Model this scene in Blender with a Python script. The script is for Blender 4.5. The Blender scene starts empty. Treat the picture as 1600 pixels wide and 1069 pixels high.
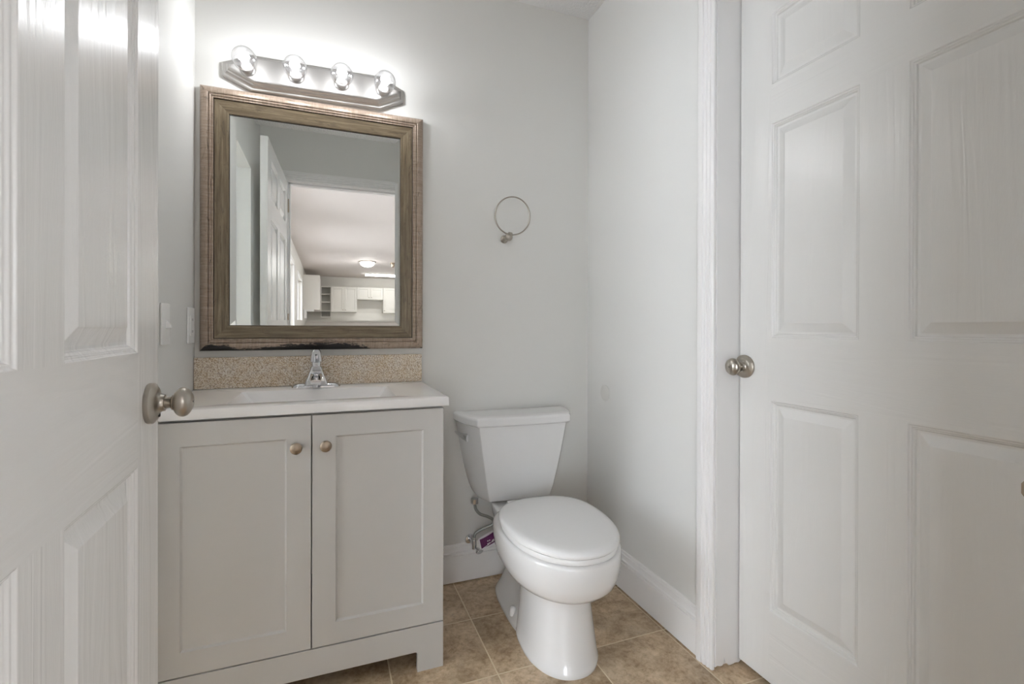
import bpy, bmesh, math, random
from mathutils import Vector, Matrix
S = bpy.context.scene
col = S.collection
PI = math.pi
random.seed(4)

# ------------------------------------------------------------------ camera
F_PX, YAW, PITCH, ROLL, CY = 750.5, 0.36652, -0.00246, 0.00274, 513.95
F = Vector((math.sin(YAW)*math.cos(PITCH), math.cos(YAW)*math.cos(PITCH), math.sin(PITCH)))
R0 = Vector((math.cos(YAW), -math.sin(YAW), 0)); U0 = R0.cross(F)
R = R0*math.cos(ROLL) + U0*math.sin(ROLL); U = -R0*math.sin(ROLL) + U0*math.cos(ROLL)
cam = bpy.data.objects.new('camera', bpy.data.cameras.new('camera'))
col.objects.link(cam)
m3 = Matrix((R, U, -F)).transposed()
cam.matrix_world = Matrix.Translation((0, 0, 1.03)) @ m3.to_4x4()
cam.data.sensor_fit = 'HORIZONTAL'; cam.data.sensor_width = 36
cam.data.lens = F_PX*36/1600
cam.data.shift_y = -(534.5-CY)/1600
cam.data.clip_start = 0.02
S.camera = cam

# ------------------------------------------------------------------ world, exposure
W = bpy.data.worlds.new('world'); S.world = W; W.use_nodes = True
wb = W.node_tree.nodes['Background']
wb.inputs['Color'].default_value = (0.94, 0.96, 1.0, 1); wb.inputs['Strength'].default_value = 13.0
S.view_settings.view_transform = 'Standard'; S.view_settings.look = 'None'
S.view_settings.gamma = 1; S.view_settings.use_curve_mapping = False
S.view_settings.exposure = 0.04
try:
    S.cycles.max_bounces = 14; S.cycles.diffuse_bounces = 8; S.cycles.glossy_bounces = 6
    S.cycles.transparent_max_bounces = 16; S.cycles.sample_clamp_indirect = 6
except Exception: pass

BULB_E = 150.0      # vanity bulb filament radiance
DOME_E = 45.0      # kitchen ceiling dome
HALL_FILL_E = 38.0      # added fill domes on the hall ceiling, out of view
TUBE_E = 35.0

# ------------------------------------------------------------------ materials
def newmat(name):
    m = bpy.data.materials.new(name); m.use_nodes = True
    nt = m.node_tree; return m, nt, nt.nodes['Principled BSDF']
def s2l(c):
    return tuple(((v/255)/12.92 if v/255 <= .04045 else ((v/255+.055)/1.055)**2.4) for v in c)+(1,)
def lin(r, g, b): return (r, g, b, 1)
def N(nt, t, **kw):
    n = nt.nodes.new(t)
    for k, v in kw.items(): setattr(n, k, v)
    return n
def coords(nt, scale=(1,1,1), loc=(0,0,0), kind='Object'):
    tc = N(nt, 'ShaderNodeTexCoord'); mp = N(nt, 'ShaderNodeMapping')
    mp.inputs['Scale'].default_value = scale; mp.inputs['Location'].default_value = loc
    nt.links.new(tc.outputs[kind], mp.inputs['Vector']); return mp.outputs['Vector']
def noise(nt, vec, scale, detail=4, rough=.55, dist=0):
    n = N(nt, 'ShaderNodeTexNoise'); n.inputs['Scale'].default_value = scale
    n.inputs['Detail'].default_value = detail; n.inputs['Roughness'].default_value = rough
    n.inputs['Distortion'].default_value = dist
    nt.links.new(vec, n.inputs['Vector']); return n.outputs['Fac']
def ramp(nt, fac, stops):
    r = N(nt, 'ShaderNodeValToRGB'); e = r.color_ramp.elements
    while len(e) < len(stops): e.new(.5)
    for i, (p, c) in enumerate(stops): e[i].position = p; e[i].color = c
    nt.links.new(fac, r.inputs['Fac']); return r.outputs['Color']
def bump(nt, h, strength, dist, b, prev=None):
    n = N(nt, 'ShaderNodeBump'); n.inputs['Strength'].default_value = strength; n.inputs['Distance'].default_value = dist
    nt.links.new(h, n.inputs['Height'])
    if prev is not None: nt.links.new(prev, n.inputs['Normal'])
    if b is not None: nt.links.new(n.outputs['Normal'], b.inputs['Normal'])
    return n.outputs['Normal']
def mix(nt, fac, a, b):
    n = N(nt, 'ShaderNodeMix', data_type='RGBA')
    for sock, v in ((n.inputs[0], fac), (n.inputs[6], a), (n.inputs[7], b)):
        if isinstance(v, (tuple, float, int)): sock.default_value = v
        else: nt.links.new(v, sock)
    return n.outputs[2]
def plain(name, c, rough=.5, metal=0, coat=0, nscale=0, nstr=.1, ndist=.001, ior=None):
    m, nt, b = newmat(name)
    b.inputs['Base Color'].default_value = c; b.inputs['Roughness'].default_value = rough
    b.inputs['Metallic'].default_value = metal; b.inputs['Coat Weight'].default_value = coat
    b.inputs['Coat Roughness'].default_value = .05
    v = coords(nt)
    f = noise(nt, v, nscale or 12, 3)
    if nscale: bump(nt, f, nstr, ndist, b)
    # slight unevenness of sheen
    r = N(nt, 'ShaderNodeMapRange'); r.inputs[3].default_value = max(0, rough-.03); r.inputs[4].default_value = rough+.03
    nt.links.new(f, r.inputs[0]); nt.links.new(r.outputs[0], b.inputs['Roughness'])
    return m

WALL = plain('wall_paint', lin(.70, .695, .672), .55, nscale=180, nstr=.08, ndist=.0006)
WALLR = plain('wall_paint_satin', lin(.735, .733, .717), .38, nscale=160, nstr=.08, ndist=.0006)
CEIL = plain('ceiling_texture', lin(.78, .78, .78), .8, nscale=90, nstr=.9, ndist=.006)
TRIM = plain('trim_gloss_paint', lin(.82, .81, .805), .30)
CAB = plain('vanity_paint', lin(.555, .55, .535), .42)
KCAB = plain('kitchen_cabinet_paint', lin(.72, .70, .66), .4)
CERAM = plain('white_ceramic', lin(.80, .80, .80), .10, coat=.5)
SEATM = plain('seat_plastic', lin(.84, .84, .84), .16)
TOPM = plain('cultured_marble', lin(.84, .83, .82), .12, coat=.3)
PLATE = plain('switch_plastic', lin(.84, .84, .83), .3)
NICKEL = plain('satin_nickel', lin(.43, .395, .345), .30, metal=1)
NICKELD = plain('aged_nickel_knob', lin(.38, .31, .24), .36, metal=1)
FIXT = plain('brushed_nickel_fixture', lin(.50, .485, .47), .44, metal=1)
CHROME = plain('chrome', lin(.75, .76, .78), .07, metal=1)
BLACK = plain('black_gap', lin(.01, .01, .01), .6)
BRAID = plain('braided_steel', lin(.33, .34, .32), .35, metal=.8, nscale=900, nstr=.6, ndist=.001)
PURPLE = plain('purple_tag_print', s2l((92, 30, 84)), .35)
WHITEP = plain('white_paper', lin(.8, .78, .8), .5)
BADGE = plain('dark_blue_badge', lin(.03, .05, .12), .2)
SHELFM = plain('shelf_grey', lin(.55, .54, .5), .5)
COUNTER = plain('kitchen_counter', lin(.7, .69, .67), .3)
HALLW = plain('hall_wall_paint', lin(.66, .64, .60), .6, nscale=150, nstr=.06, ndist=.0006)
HALLF = plain('hall_floor', lin(.50, .465, .445), .4)
HALLC = plain('hall_ceiling_paint', lin(.62, .57, .545), .7, nscale=90, nstr=.3, ndist=.003)
BACKSP = plain('kitchen_backsplash', lin(.74, .72, .68), .35)

def door_mat(name, vertical_axis):
    # moulded door skin: shallow embossed wood grain running along one axis
    m, nt, b = newmat(name)
    b.inputs['Base Color'].default_value = lin(.79, .785, .77)
    b.inputs['Roughness'].default_value = .25
    sc = (1, 1, .07) if vertical_axis else (.07, .07, 1)
    v = coords(nt, sc)
    a = noise(nt, v, 16, 2, .5, 1.2)
    w = N(nt, 'ShaderNodeMath', operation='MULTIPLY'); w.inputs[1].default_value = 26
    nt.links.new(a, w.inputs[0])
    s = N(nt, 'ShaderNodeMath', operation='SINE'); nt.links.new(w.outputs[0], s.inputs[0])
    n1 = bump(nt, s.outputs[0], .26, .0006, None)
    f = noise(nt, coords(nt, (1, 1, .12) if vertical_axis else (.12, .12, 1)), 330, 3, .6)
    bump(nt, f, .40, .0006, b, n1)
    return m
DOORV = door_mat('door_skin_grain_upright', True)
DOORH = door_mat('door_skin_grain_level', False)

def mk_tile():
    m, nt, b = newmat('travertine_look_tile')
    v = coords(nt, loc=(-.474+.2985*4, -1.343+.2885*40, 0))
    br = N(nt, 'ShaderNodeTexBrick'); br.offset = 0; br.offset_frequency = 1; br.squash = 1
    br.inputs['Scale'].default_value = 1; br.inputs['Brick Width'].default_value = .2985
    br.inputs['Row Height'].default_value = .2885; br.inputs['Mortar Size'].default_value = .0022
    br.inputs['Mortar Smooth'].default_value = .15; br.inputs['Bias'].default_value = 0
    br.inputs['Color1'].default_value = lin(0, 0, 0); br.inputs['Color2'].default_value = lin(1, 1, 1)
    br.inputs['Mortar'].default_value = lin(.5, .5, .5)
    nt.links.new(v, br.inputs['Vector'])
    # shift the stone pattern per tile
    off = N(nt, 'ShaderNodeVectorMath', operation='MULTIPLY_ADD')
    off.inputs[1].default_value = (7, 5, 3)
    nt.links.new(br.outputs['Color'], off.inputs[0]); nt.links.new(v, off.inputs[2])
    n1 = noise(nt, off.outputs[0], 10, 8, .72, .5)
    n2 = noise(nt, off.outputs[0], 62, 6, .75, .3)
    n3 = noise(nt, off.outputs[0], 3.2, 3, .5, .9)
    c = ramp(nt, n1, [(.34, s2l((124, 99, 70))), (.45, s2l((160, 136, 104))), (.54, s2l((192, 170, 138))), (.66, s2l((217, 199, 172)))])
    c2 = ramp(nt, n2, [(.34, s2l((116, 92, 64))), (.47, s2l((180, 158, 128))), (.64, s2l((212, 193, 166)))])
    cc = mix(nt, .45, c, c2)
    c3 = ramp(nt, n3, [(.38, lin(.88, .87, .88)), (.58, lin(1.2, 1.2, 1.25))])
    mm = N(nt, 'ShaderNodeMix', data_type='RGBA', blend_type='MULTIPLY'); mm.inputs[0].default_value = 1
    nt.links.new(cc, mm.inputs[6]); nt.links.new(c3, mm.inputs[7])
    fin = mix(nt, br.outputs['Fac'], mm.outputs[2], s2l((224, 210, 184)))
    nt.links.new(fin, b.inputs['Base Color']); b.inputs['Roughness'].default_value = .33
    inv = N(nt, 'ShaderNodeMath', operation='SUBTRACT'); inv.inputs[0].default_value = 1
    nt.links.new(br.outputs['Fac'], inv.inputs[1])
    p = bump(nt, inv.outputs[0], .6, .0015, None)
    bump(nt, n2, .12, .002, b, p)
    return m
TILE = mk_tile()

def mk_granite():
    m, nt, b = newmat('granite')
    v = coords(nt)
    n1 = noise(nt, v, 22, 5, .6)
    base = ramp(nt, n1, [(.35, s2l((196, 172, 138))), (.5, s2l((205, 190, 168))), (.65, s2l((208, 200, 190)))])
    vo = N(nt, 'ShaderNodeTexVoronoi'); vo.inputs['Scale'].default_value = 300; nt.links.new(v, vo.inputs['Vector'])
    n2 = noise(nt, v, 330, 2, .5)
    spk = ramp(nt, n2, [(.36, s2l((98, 78, 54))), (.44, s2l((182, 156, 120))), (.51, s2l((212, 200, 184))), (.62, s2l((236, 232, 226)))])
    c = mix(nt, .62, base, spk)
    sep = N(nt, 'ShaderNodeSeparateColor'); nt.links.new(vo.outputs['Color'], sep.inputs[0])
    dk = ramp(nt, sep.outputs[0], [(.86, lin(0, 0, 0)), (.9, lin(1, 1, 1))])
    sepd = N(nt, 'ShaderNodeSeparateColor'); nt.links.new(dk, sepd.inputs[0])
    h = N(nt, 'ShaderNodeMath', operation='MULTIPLY'); h.inputs[1].default_value = .55; nt.links.new(sepd.outputs[0], h.inputs[0])
    c = mix(nt, h.outputs[0], c, s2l((120, 92, 62)))
    nt.links.new(c, b.inputs['Base Color']); b.inputs['Roughness'].default_value = .25
    return m
GRAN = mk_granite()

def mk_wood(name, cols, rough, metal, patch=0.0, streak=(4, 90, 1), bumps=.3):
    # uv: u along the rail (metres), v across the profile (metres)
    m, nt, b = newmat(name)
    v = coords(nt, (streak[0], streak[1], 1), kind='UV')
    n1 = noise(nt, v, 1.6, 6, .65, .4)
    n2 = noise(nt, v, 9, 4, .7, .2)
    c = ramp(nt, n1, [(.3, cols[0]), (.5, cols[1]), (.7, cols[2])])
    k = ramp(nt, n2, [(.30, lin(.72, .70, .66)), (.5, lin(1, 1, 1))])
    mm = N(nt, 'ShaderNodeMix', data_type='RGBA', blend_type='MULTIPLY'); mm.inputs[0].default_value = .7
    nt.links.new(c, mm.inputs[6]); nt.links.new(k, mm.inputs[7])
    c = mm.outputs[2]
    # knots / worn dark spots
    v3 = coords(nt, (9, 40, 1), kind='UV')
    n3 = noise(nt, v3, 1.9, 7, .75, .9)
    d = ramp(nt, n3, [(.555-patch*.1, lin(0, 0, 0)), (.63-patch*.1, lin(1, 1, 1))])
    sp = N(nt, 'ShaderNodeSeparateColor'); nt.links.new(d, sp.inputs[0])
    g = N(nt, 'ShaderNodeMath', operation='MULTIPLY'); g.inputs[1].default_value = .55 + patch*.4; nt.links.new(sp.outputs[0], g.inputs[0])
    c = mix(nt, g.outputs[0], c, s2l((58, 50, 42)))
    nt.links.new(c, b.inputs['Base Color'])
    b.inputs['Roughness'].default_value = rough; b.inputs['Metallic'].default_value = metal
    bump(nt, n2, bumps, .001, b)
    return m
WOODI = mk_wood('weathered_wood_inner', [s2l((78, 67, 50)), s2l((112, 98, 76)), s2l((140, 126, 104))], .42, .1)
WOODO = mk_wood('champagne_wood_outer', [s2l((142, 125, 110)), s2l((162, 145, 130)), s2l((178, 162, 148))], .33, .3, 0, (110, 12, 1), .2)
def mk_distressed():
    m = WOODO.copy(); m.name = 'champagne_wood_worn_black'
    nt = m.node_tree; b = nt.nodes['Principled BSDF']
    src = b.inputs['Base Color'].links[0].from_socket
    v = coords(nt, (1, 1, 1), kind='UV')
    sx = N(nt, 'ShaderNodeSeparateXYZ'); nt.links.new(v, sx.inputs[0])
    # worn patches have their own places along the lower rail
    cur = N(nt, 'ShaderNodeValToRGB'); e = cur.color_ramp.elements
    pts = [(0, .74), (.10, .80), (.16, .45), (.30, .62), (.36, .75), (.55, .85), (.62, .8), (.70, .62), (.76, .25), (.97, .15), (1, .6)]
    while len(e) < len(pts): e.new(.5)
    for i, (p, q) in enumerate(pts): e[i].position = p; e[i].color = lin(q, q, q)
    dv = N(nt, 'ShaderNodeMath', operation='DIVIDE'); dv.inputs[1].default_value = .746
    nt.links.new(sx.outputs[0], dv.inputs[0]); nt.links.new(dv.outputs[0], cur.inputs['Fac'])
    n = noise(nt, coords(nt, (14, 60, 1), kind='UV'), 3, 6, .75, .5)
    # nearer the outer edge = more worn
    ed = N(nt, 'ShaderNodeMapRange'); ed.inputs[1].default_value = .028; ed.inputs[2].default_value = .004
    ed.inputs[3].default_value = -.32; ed.inputs[4].default_value = .14; nt.links.new(sx.outputs[1], ed.inputs[0])
    a = N(nt, 'ShaderNodeMath', operation='ADD'); nt.links.new(n, a.inputs[0]); nt.links.new(cur.outputs[0], a.inputs[1])
    a2 = N(nt, 'ShaderNodeMath', operation='ADD'); nt.links.new(a.outputs[0], a2.inputs[0]); nt.links.new(ed.outputs[0], a2.inputs[1])
    st = N(nt, 'ShaderNodeMapRange'); st.inputs[1].default_value = 1.06; st.inputs[2].default_value = 1.12
    nt.links.new(a2.outputs[0], st.inputs[0])
    c = mix(nt, st.outputs[0], src, s2l((40, 38, 38)))
    nt.links.new(c, b.inputs['Base Color'])
    return m
WOODB = mk_distressed()
LINE = plain('dark_frame_groove', s2l((52, 44, 34)), .5)

m, nt, b = newmat('mirror_silver'); MIRROR = m
b.inputs['Base Color'].default_value = lin(.88, .91, .90); b.inputs['Metallic'].default_value = 1; b.inputs['Roughness'].default_value = 0

def mk_thin_glass(name, tint, gloss):
    m = bpy.data.materials.new(name); m.use_nodes = True; nt = m.node_tree; nt.nodes.clear()
    o = N(nt, 'ShaderNodeOutputMaterial'); t = N(nt, 'ShaderNodeBsdfTransparent'); g = N(nt, 'ShaderNodeBsdfGlossy')
    t.inputs[0].default_value = tint; g.inputs['Roughness'].default_value = .02
    lw = N(nt, 'ShaderNodeLayerWeight'); lw.inputs['Blend'].default_value = gloss
    mx = N(nt, 'ShaderNodeMixShader')
    if gloss > .1: nt.links.new(lw.outputs['Facing'], mx.inputs[0])
    else: mx.inputs[0].default_value = gloss
    nt.links.new(t.outputs[0], mx.inputs[1]); nt.links.new(g.outputs[0], mx.inputs[2]); nt.links.new(mx.outputs[0], o.inputs[0])
    return m
BULBG = mk_thin_glass('clear_bulb_glass', (.97, .97, .98, 1), .32)
PANE = mk_thin_glass('window_glass', (.95, .97, .98, 1), .08)
def emit(name, c, e):
    m, nt, b = newmat(name)
    b.inputs['Base Color'].default_value = c; b.inputs['Emission Color'].default_value = c; b.inputs['Emission Strength'].default_value = e
    return m
FILAM = emit('bulb_filament', (.96, .98, 1, 1), BULB_E)
DOMEM = emit('dome_diffuser_lit', (1, .97, .95, 1), DOME_E)
HALLFILLM = emit('hall_fill_dome_lit', (.95, .96, 1, 1), HALL_FILL_E)
TUBEM = emit('tube_diffuser_lit', (1, .98, .95, 1), TUBE_E)

# ------------------------------------------------------------------ mesh helpers
def BM(): return bmesh.new()
def box(bm, x0, x1, y0, y1, z0, z1, mi=0):
    vs = [bm.verts.new(p) for p in ((x0,y0,z0),(x1,y0,z0),(x1,y1,z0),(x0,y1,z0),(x0,y0,z1),(x1,y0,z1),(x1,y1,z1),(x0,y1,z1))]
    for f in ((0,3,2,1),(4,5,6,7),(0,1,5,4),(1,2,6,5),(2,3,7,6),(3,0,4,7)):
        bm.faces.new([vs[i] for i in f]).material_index = mi
    return vs
def loft(bm, rings, cap0=True, cap1=True, closed=True):
    vr = [[bm.verts.new(p) for p in r] for r in rings]
    n = len(vr[0])
    for a, b2 in zip(vr, vr[1:]):
        for i in range(n if closed else n-1):
            j = (i+1) % n
            bm.faces.new((a[i], a[j], b2[j], b2[i]))
    if cap0: bm.faces.new(vr[0][::-1])
    if cap1: bm.faces.new(vr[-1])
    return vr
def lathe(bm, prof, mat=Matrix.Identity(4), seg=40):
    # prof: list of (r, h) about local z
    rings = []
    for r, h in prof:
        rings.append([mat @ Vector((max(r, 1e-5)*math.cos(2*PI*i/seg), max(r, 1e-5)*math.sin(2*PI*i/seg), h)) for i in range(seg)])
    loft(bm, rings)
def tube(bm, pts, r, seg=12, sub=8):
    P = [Vector(p) for p in pts]; Q = []
    for i in range(len(P)-1):
        p0 = P[max(i-1, 0)]; p1 = P[i]; p2 = P[i+1]; p3 = P[min(i+2, len(P)-1)]
        for k in range(sub):
            t = k/sub
            Q.append(.5*((2*p1)+(-p0+p2)*t+(2*p0-5*p1+4*p2-p3)*t*t+(-p0+3*p1-3*p2+p3)*t**3))
    Q.append(P[-1]); rings = []; nrm = None
    for i, q in enumerate(Q):
        d = (Q[min(i+1, len(Q)-1)]-Q[max(i-1, 0)]).normalized()
        if nrm is None: nrm = d.orthogonal().normalized()
        nrm = (nrm - d*nrm.dot(d)).normalized(); bn = d.cross(nrm)
        rr = r[min(i//sub, len(r)-1)] if isinstance(r, (list, tuple)) else r
        rings.append([q + (nrm*math.cos(2*PI*k/seg)+bn*math.sin(2*PI*k/seg))*rr for k in range(seg)])
    loft(bm, rings)
def axis_mat(loc, d):
    q = Vector(d).normalized().to_track_quat('Z', 'Y')
    return Matrix.Translation(loc) @ q.to_matrix().to_4x4()
def ob(name, bm, mat, parent=None, smooth=False, bevel=0, seg=2, angle=35, subsurf=0, flip=False):
    bmesh.ops.recalc_face_normals(bm, faces=bm.faces)
    me = bpy.data.meshes.new(name)
    if parent is not None and parent.get('_o') is not None:
        bmesh.ops.translate(bm, verts=bm.verts, vec=-Vector(parent['_o']))
    bm.to_mesh(me); bm.free()
    for mm in (mat if isinstance(mat, (list, tuple)) else [mat]): me.materials.append(mm)
    o = bpy.data.objects.new(name, me); col.objects.link(o)
    if parent is not None: o.parent = parent
    if parent is not None and parent.get('_o') is not None: o['_o'] = parent['_o']
    if smooth or bevel or subsurf:
        for p in me.polygons: p.use_smooth = True
    if bevel:
        md = o.modifiers.new('bevel', 'BEVEL'); md.width = bevel; md.segments = seg; md.limit_method = 'ANGLE'; md.angle_limit = math.radians(angle)
        md.harden_normals = True
    elif smooth and not subsurf:
        me.set_sharp_from_angle(angle=math.radians(angle))
    if subsurf:
        md = o.modifiers.new('sub', 'SUBSURF'); md.levels = subsurf; md.render_levels = subsurf
    return o
def tag(o, label, cat, group=None):
    o['label'] = label; o['category'] = cat
    if group: o['group'] = group
    return o
def thing(name, label, cat, loc, group=None, local=False, rz=0):
    # Empty at the base of the thing; parts built in world coordinates unless local
    o = bpy.data.objects.new(name, None); col.objects.link(o); o.location = loc; o.rotation_euler.z = rz
    o.empty_display_size = .05
    if not local: o['_o'] = list(loc)
    return tag(o, label, cat, group)
def struct(name, bm, mat, label, **kw):
    o = ob(name, bm, mat, **kw); o['kind'] = 'structure'; o['label'] = label; o['category'] = name.split('_')[0]
    return o
def prism(bm, prof, p0, p1, ux, uy, mi=0):
    # closed 2D profile (a,b) -> p + a*ux + b*uy, extruded p0->p1
    p0, p1, ux, uy = map(Vector, (p0, p1, ux, uy))
    loft(bm, [[p0+ux*a+uy*b2 for a, b2 in prof], [p1+ux*a+uy*b2 for a, b2 in prof]])

# ------------------------------------------------------------------ dimensions of the room
YB = 1.892; XL = -.418; XR = 1.09; ZC = 2.41
YF0, YF1 = .098, .213            # entrance wall, hall face / bath face
OX0, OX1, OZ = -.248, .580, 2.012 # entrance opening
HX0, HX1, HY = -.53, 4.6, -10.3   # kitchen / hall extents

# ------------------------------------------------------------------ large structure
bm = BM(); box(bm, -2.7, HX1+.1, HY-.1, .105, -.06, 0); struct('floor_hall', bm, HALLF, 'pinkish beige hall and kitchen floor')
bm = BM(); box(bm, -2.7, HX1+.1, .105, YB+.1, -.06, 0); struct('floor', bm, TILE, 'beige brown travertine look square floor tiles with light grout')
bm = BM(); box(bm, -2.7, HX1+.1, HY-.1, .105, ZC, ZC+.05); struct('ceiling_hall', bm, HALLC, 'pinkish beige hall and kitchen ceiling')
bm = BM(); box(bm, -2.7, HX1+.1, .105, YB+.1, ZC, ZC+.05); struct('ceiling', bm, CEIL, 'white textured ceiling')
bm = BM(); box(bm, -.53, HX1+.1, YB, YB+.1, 0, ZC); struct('wall_back', bm, WALL, 'pale grey wall behind mirror, vanity and toilet')
LO0, LO1, LOZ = .61, 1.36, 1.952
LT = .066
bm = BM(); box(bm, XL-LT, XL, LO1, YB, 0, ZC); box(bm, XL-LT, XL, YF1, LO0, 0, ZC); box(bm, XL-LT, XL, LO0, LO1, LOZ, ZC)
struct('wall_left', bm, WALL, 'pale grey left wall with a doorway seen in the mirror')
RO0, RO1, ROZ = .318, 1.127, 2.055
bm = BM(); box(bm, XR, XR+.115, RO1+.012, YB, 0, ZC); box(bm, XR, XR+.115, YF1, RO0-.012, 0, ZC); box(bm, XR, XR+.115, RO0-.012, RO1+.012, ROZ+.012, ZC)
struct('wall_right', bm, WALLR, 'pale grey wall right of the toilet with a doorway')
bm = BM(); box(bm, HX0, OX0-.012, YF0, YF1, 0, ZC); box(bm, OX1+.012, HX1, YF0, YF1, 0, ZC); box(bm, OX0-.012, OX1+.012, YF0, YF1, OZ+.012, ZC)
struct('wall_front', bm, WALL, 'pale grey entrance wall above the open doorway')
# closet shell behind the left doorway, room shell behind the right door
bm = BM(); wz0, wz1, wy0, wy1 = .5, 2.1, .45, 1.6
box(bm, -2.7, -2.6, YF0, wy0, 0, ZC); box(bm, -2.7, -2.6, wy1, YB, 0, ZC); box(bm, -2.7, -2.6, wy0, wy1, 0, wz0); box(bm, -2.7, -2.6, wy0, wy1, wz1, ZC)
box(bm, -2.7, XL-LT, YB, YB+.1, 0, ZC); box(bm, -2.7, HX0, YF0, YF1-.002, 0, ZC)
struct('wall_side_room', bm, WALL, 'walls of the daylit room behind the left doorway')
bm = BM()
box(bm, -2.68, -2.62, wy0, wy0+.05, wz0, wz1); box(bm, -2.68, -2.62, wy1-.05, wy1, wz0, wz1); box(bm, -2.68, -2.62, wy0, wy1, wz0, wz0+.05); box(bm, -2.68, -2.62, wy0, wy1, wz1-.05, wz1)
wn = struct('window_3', bm, TRIM, 'window of the side room'); bm = BM(); box(bm, -2.653, -2.647, wy0+.03, wy1-.03, wz0+.03, wz1-.03); ob('pane', bm, PANE, wn)
bm = BM(); box(bm, 2.1, 2.2, YF1, YB, 0, ZC); struct('wall_beyond', bm, WALL, 'wall of the room behind the closed right door')
# hall / kitchen shell
W1 = (-4.95, -3.45, 0.0, 2.06); W2 = (-7.6, -6.0, 0.9, 2.02); W3 = (-2.1, -.45, 0.05, 2.12); W4 = (-3.4, -1.9, .8, 2.12)
HXR = 3.0
bm = BM()
box(bm, HX0-.12, HX0, W1[1], W3[0], 0, ZC); box(bm, HX0-.12, HX0, W3[1], YF0, 0, ZC); box(bm, HX0-.12, HX0, W3[0], W3[1], 0, W3[2]); box(bm, HX0-.12, HX0, W3[0], W3[1], W3[3], ZC); box(bm, HX0-.12, HX0, W2[1], W1[0], 0, ZC); box(bm, HX0-.12, HX0, HY, W2[0], 0, ZC)
box(bm, HX0-.12, HX0, W1[0], W1[1], W1[3], ZC); box(bm, HX0-.12, HX0, W2[0], W2[1], W2[3], ZC); box(bm, HX0-.12, HX0, W2[0], W2[1], 0, W2[2])
struct('wall_kitchen_left', bm, HALLW, 'cream kitchen side wall with window openings')
bm = BM(); box(bm, HX0-.12, HX1+.1, HY-.1, HY, 0, ZC); struct('wall_kitchen_back', bm, HALLW, 'cream kitchen wall behind the wall cabinets')
bm = BM(); box(bm, HXR, HXR+.12, HY, W4[0], 0, ZC); box(bm, HXR, HXR+.12, W4[1], YF0, 0, ZC); box(bm, HXR, HXR+.12, W4[0], W4[1], 0, W4[2]); box(bm, HXR, HXR+.12, W4[0], W4[1], W4[3], ZC); struct('wall_kitchen_right', bm, HALLW, 'cream kitchen wall on the unseen side')

def window(n, w, label, xw=HX0, sg=1):
    # xw = room face of the wall, sg = +1 if the room lies at +x
    t = .05; y0, y1, z0, z1 = w
    def bx(bm, a, b2, *r): box(bm, *sorted((xw+sg*a, xw+sg*b2)), *r)
    bm = BM()
    bx(bm, 0, .012, y0-.07, y0, z0, z1+.07); bx(bm, 0, .012, y1, y1+.07, z0, z1+.07); bx(bm, 0, .012, y0, y1, z1, z1+.07)
    bx(bm, -.11, -.06, y0, y0+t, z0, z1); bx(bm, -.11, -.06, y1-t, y1, z0, z1)
    bx(bm, -.11, -.06, y0+t, y1-t, z1-t, z1); bx(bm, -.11, -.06, y0+t, y1-t, z0, z0+t); bx(bm, -.10, -.07, (y0+y1)/2-.02, (y0+y1)/2+.02, z0+t, z1-t)
    o = struct('window_%d' % n, bm, TRIM, label)
    bm = BM(); bx(bm, -.088, -.083, y0+t*.5, y1-t*.5, z0+t*.5, z1-t*.5); ob('pane', bm, PANE, o)
window(1, W1, 'white framed glazed opening nearest the bathroom, seen in the mirror')
window(2, W2, 'bright window beside the kitchen cabinets, seen in the mirror')
window(4, W3, 'added unseen glazed door for fill light in the hall left of the camera')  # added opening out of view, lets sky fill through the entrance doorway
window(5, W4, 'added unseen hall window for fill light right of the camera', HXR, -1)  # invented window, placed out of view to soften the bathroom light

# ------------------------------------------------------------------ baseboards and casings
BP = [(0,0),(.014,0),(.014,.104),(.0105,.1055),(.0105,.109),(.0138,.111),(.0138,.117),(.0098,.121),(.008,.128),(.0075,.137),(.0055,.139),(.0055,.142),(.004,.1475),(.0015,.149),(0,.149)]
bm = BM(); prism(bm, BP, (.34, YB, .006), (XR, YB, .006), (0,-1,0), (0,0,1)); struct('baseboard_back', bm, TRIM, 'white moulded baseboard behind the toilet', smooth=True, angle=30)
bm = BM(); prism(bm, BP, (XR, 1.18, .006), (XR, YB, .006), (-1,0,0), (0,0,1)); struct('baseboard_right', bm, TRIM, 'white moulded baseboard along the right wall', smooth=True, angle=30)
# casing profile: a across the width (0 = opening side), b out from the wall
CP = [(0,0),(0,.0075),(.002,.0095),(.008,.0105),(.010,.0085),(.0125,.0085),(.0145,.012),(.021,.013),(.023,.0105),(.0255,.0105),(.0275,.0140),(.034,.0150),(.036,.0125),(.0385,.0125),(.0405,.0160),(.054,.0172),(.060,.0160),(.062,.012),(.062,0)]
def casing(bm, y_in, sgn, x, xs, z0, z1):
    prism(bm, CP, (x, y_in, z0), (x, y_in, z1), (0, sgn, 0), (xs, 0, 0))
bm = BM(); casing(bm, RO1+.003, 1, XR, -1, 0, ROZ+.065); casing(bm, RO0-.003, -1, XR, -1, 0, ROZ+.065)
prism(bm, CP, (XR, RO0-.06, ROZ+.003), (XR, RO1+.06, ROZ+.003), (0,0,1), (-1,0,0))
struct('trim_1', bm, TRIM, 'white fluted casing around the closed right door', smooth=True, angle=25)
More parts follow.
